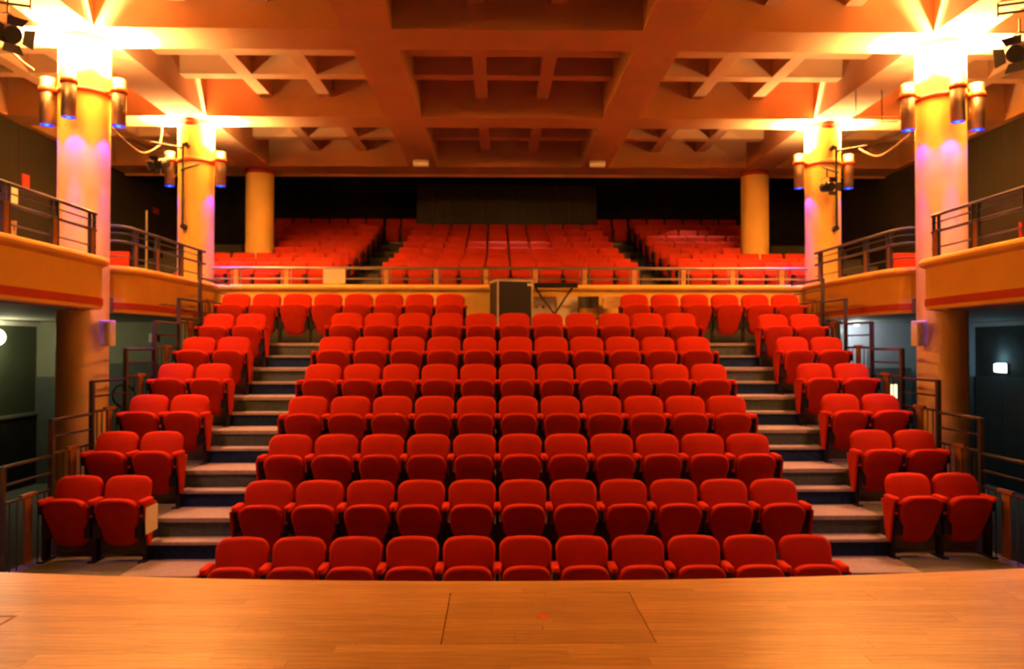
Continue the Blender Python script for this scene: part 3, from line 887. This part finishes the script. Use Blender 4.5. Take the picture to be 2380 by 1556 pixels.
def side_chair(x, y, z, m, label, rz=0):
    t = thing('side_chair', (x, y, z), rz, label, 'chair')
    vs = []; fs = []; n_ = 8
    for k in range(n_ + 1):
        a = -0.8 + 1.6 * k / n_
        for (rr, zz) in ((0.24, 0.64), (0.25, 0.85), (0.262, 0.85), (0.252, 0.64)):
            vs.append((rr * sin(a), -0.03 + rr * cos(a) , zz))
    for k in range(n_):
        for j in range(4): fs.append((k * 4 + j, k * 4 + (j + 1) % 4, (k + 1) * 4 + (j + 1) % 4, (k + 1) * 4 + j))
    fs += [(0, 1, 2, 3), tuple(reversed([n_ * 4 + j for j in range(4)]))]
    MB().add(vs, fs).build('backrest', m, t)
    MB().pad(rounded(0.40, 0.42, -0.2, 0.2, 0.06, 0.06), lambda u, v, wv: (u, v, 0.43 + wv), 0.03, 0.01).build('seat', m, t)
    for sx in (-1, 1):
        MB().tube([(sx * 0.19, 0.20, 0.0), (sx * 0.185, 0.185, 0.45), (sx * 0.16, 0.155, 0.80)], 0.011, 8).build('leg', 'rail_metal', t)
        MB().tube([(sx * 0.19, -0.19, 0.0), (sx * 0.18, -0.17, 0.44)], 0.011, 8).build('leg', 'rail_metal', t)
    return t
side_chair(1.36, 13.80, zf8, 'dark_leather', 'side chair with a curved black back beside the boards')
side_chair(1.79, 13.80, zf8, 'light_wood', 'side chair with a curved plywood back beside the red seats')

# lighting pole on the far gallery corner
t = thing('light_stand', (-7.96, 17.3, ZT[0] - HB), 0, 'thin pale tripod light stand on the rear gallery corner', 'stand')
MB().tube([(0, 0, 0.25), (0, 0, 2.15)], 0.022, 8).build('pole', 'cable_pale', t)
for a in range(3):
    MB().tube([(0, 0, 0.6), (0.4 * cos(a * 2.1), 0.4 * sin(a * 2.1), 0.0)], 0.014, 6).build('leg', 'cable_pale', t)

# ------------------------------------------------------------------ unseen spots added for the pale patches on the rear balcony seats
def downlight(x, y, aim, watts, label, size=40):
    t = thing('added_spot', (x, y, 7.72), 0, label, 'ceiling light')
    MB().lathe([(0.07, 0.0), (0.07, 0.22), (0.0, 0.22)], 16).build('can', 'black_metal', t)
    MB().tube([(0, 0, 0.2), (0, 0, 0.28)], 0.015, 6).build('stem', 'black_metal', t)
    ld = bpy.data.lights.new('spot_beam', 'SPOT'); ld.energy = watts; ld.color = (1.0, 0.86, 0.80); ld.spot_size = radians(size); ld.spot_blend = 0.8; ld.shadow_soft_size = 0.05
    lo = bpy.data.objects.new('spot_beam', ld); C.objects.link(lo); lo.parent = t
    lo.location = (0, 0, -0.02)
    d = Vector(aim) - Vector((x, y, 7.70))
    lo.rotation_euler = d.to_track_quat('-Z', 'Y').to_euler()
downlight(0.05, 19.3, (0.05, 18.5, 4.9), 520, 'added unseen can spotlight over the middle balcony block', 52)
downlight(4.9, 20.2, (4.7, 19.7, 5.1), 430, 'added unseen can spotlight over the exit-sign-side balcony block', 58)

# small ceiling lamp and lit door window under the exit-sign-side balcony
t = thing('soffit_lamp', (6.55, 14.75, ZS), 0, 'small bright lamp under the balcony soffit before the grey wall', 'ceiling light')
MB().lathe([(0.0, -0.002), (0.06, -0.002), (0.06, -0.04), (0.05, -0.055)], 16).build('housing', 'white_paint', t)
MB().lathe([(0.05, -0.05), (0.035, -0.075), (0.0, -0.085)], 16).build('glass', 'lit_glass', t)
ld = bpy.data.lights.new('soffit_light', 'POINT'); ld.energy = 30; ld.color = (0.85, 0.95, 1.0); ld.shadow_soft_size = 0.06
lo = bpy.data.objects.new('soffit_light', ld); C.objects.link(lo); lo.parent = t; lo.location = (0, 0, -0.16)
d = thing('door_3', (7.35, 15.17, 0.0), 0, 'grey door with a tall narrow lit window beneath the balcony', kind='structure')
bx('door_leaf', 'dado_dark', (-0.45, 0.45, -0.035, 0.0, 0.0, 2.2), d)
bx('window_glass', 'lit_glass', (0.04, 0.16, -0.045, -0.035, 1.46, 1.88), d)
side_chair(-6.15, 9.35, ZS + 0.2, 'light_wood', 'plywood side chair standing on the poster-side gallery behind the railing', 0.6)
side_chair(6.2, 9.25, ZS + 0.2, 'balcony_red', 'red side chair standing on the exit-sign-side gallery behind the railing', -0.6)
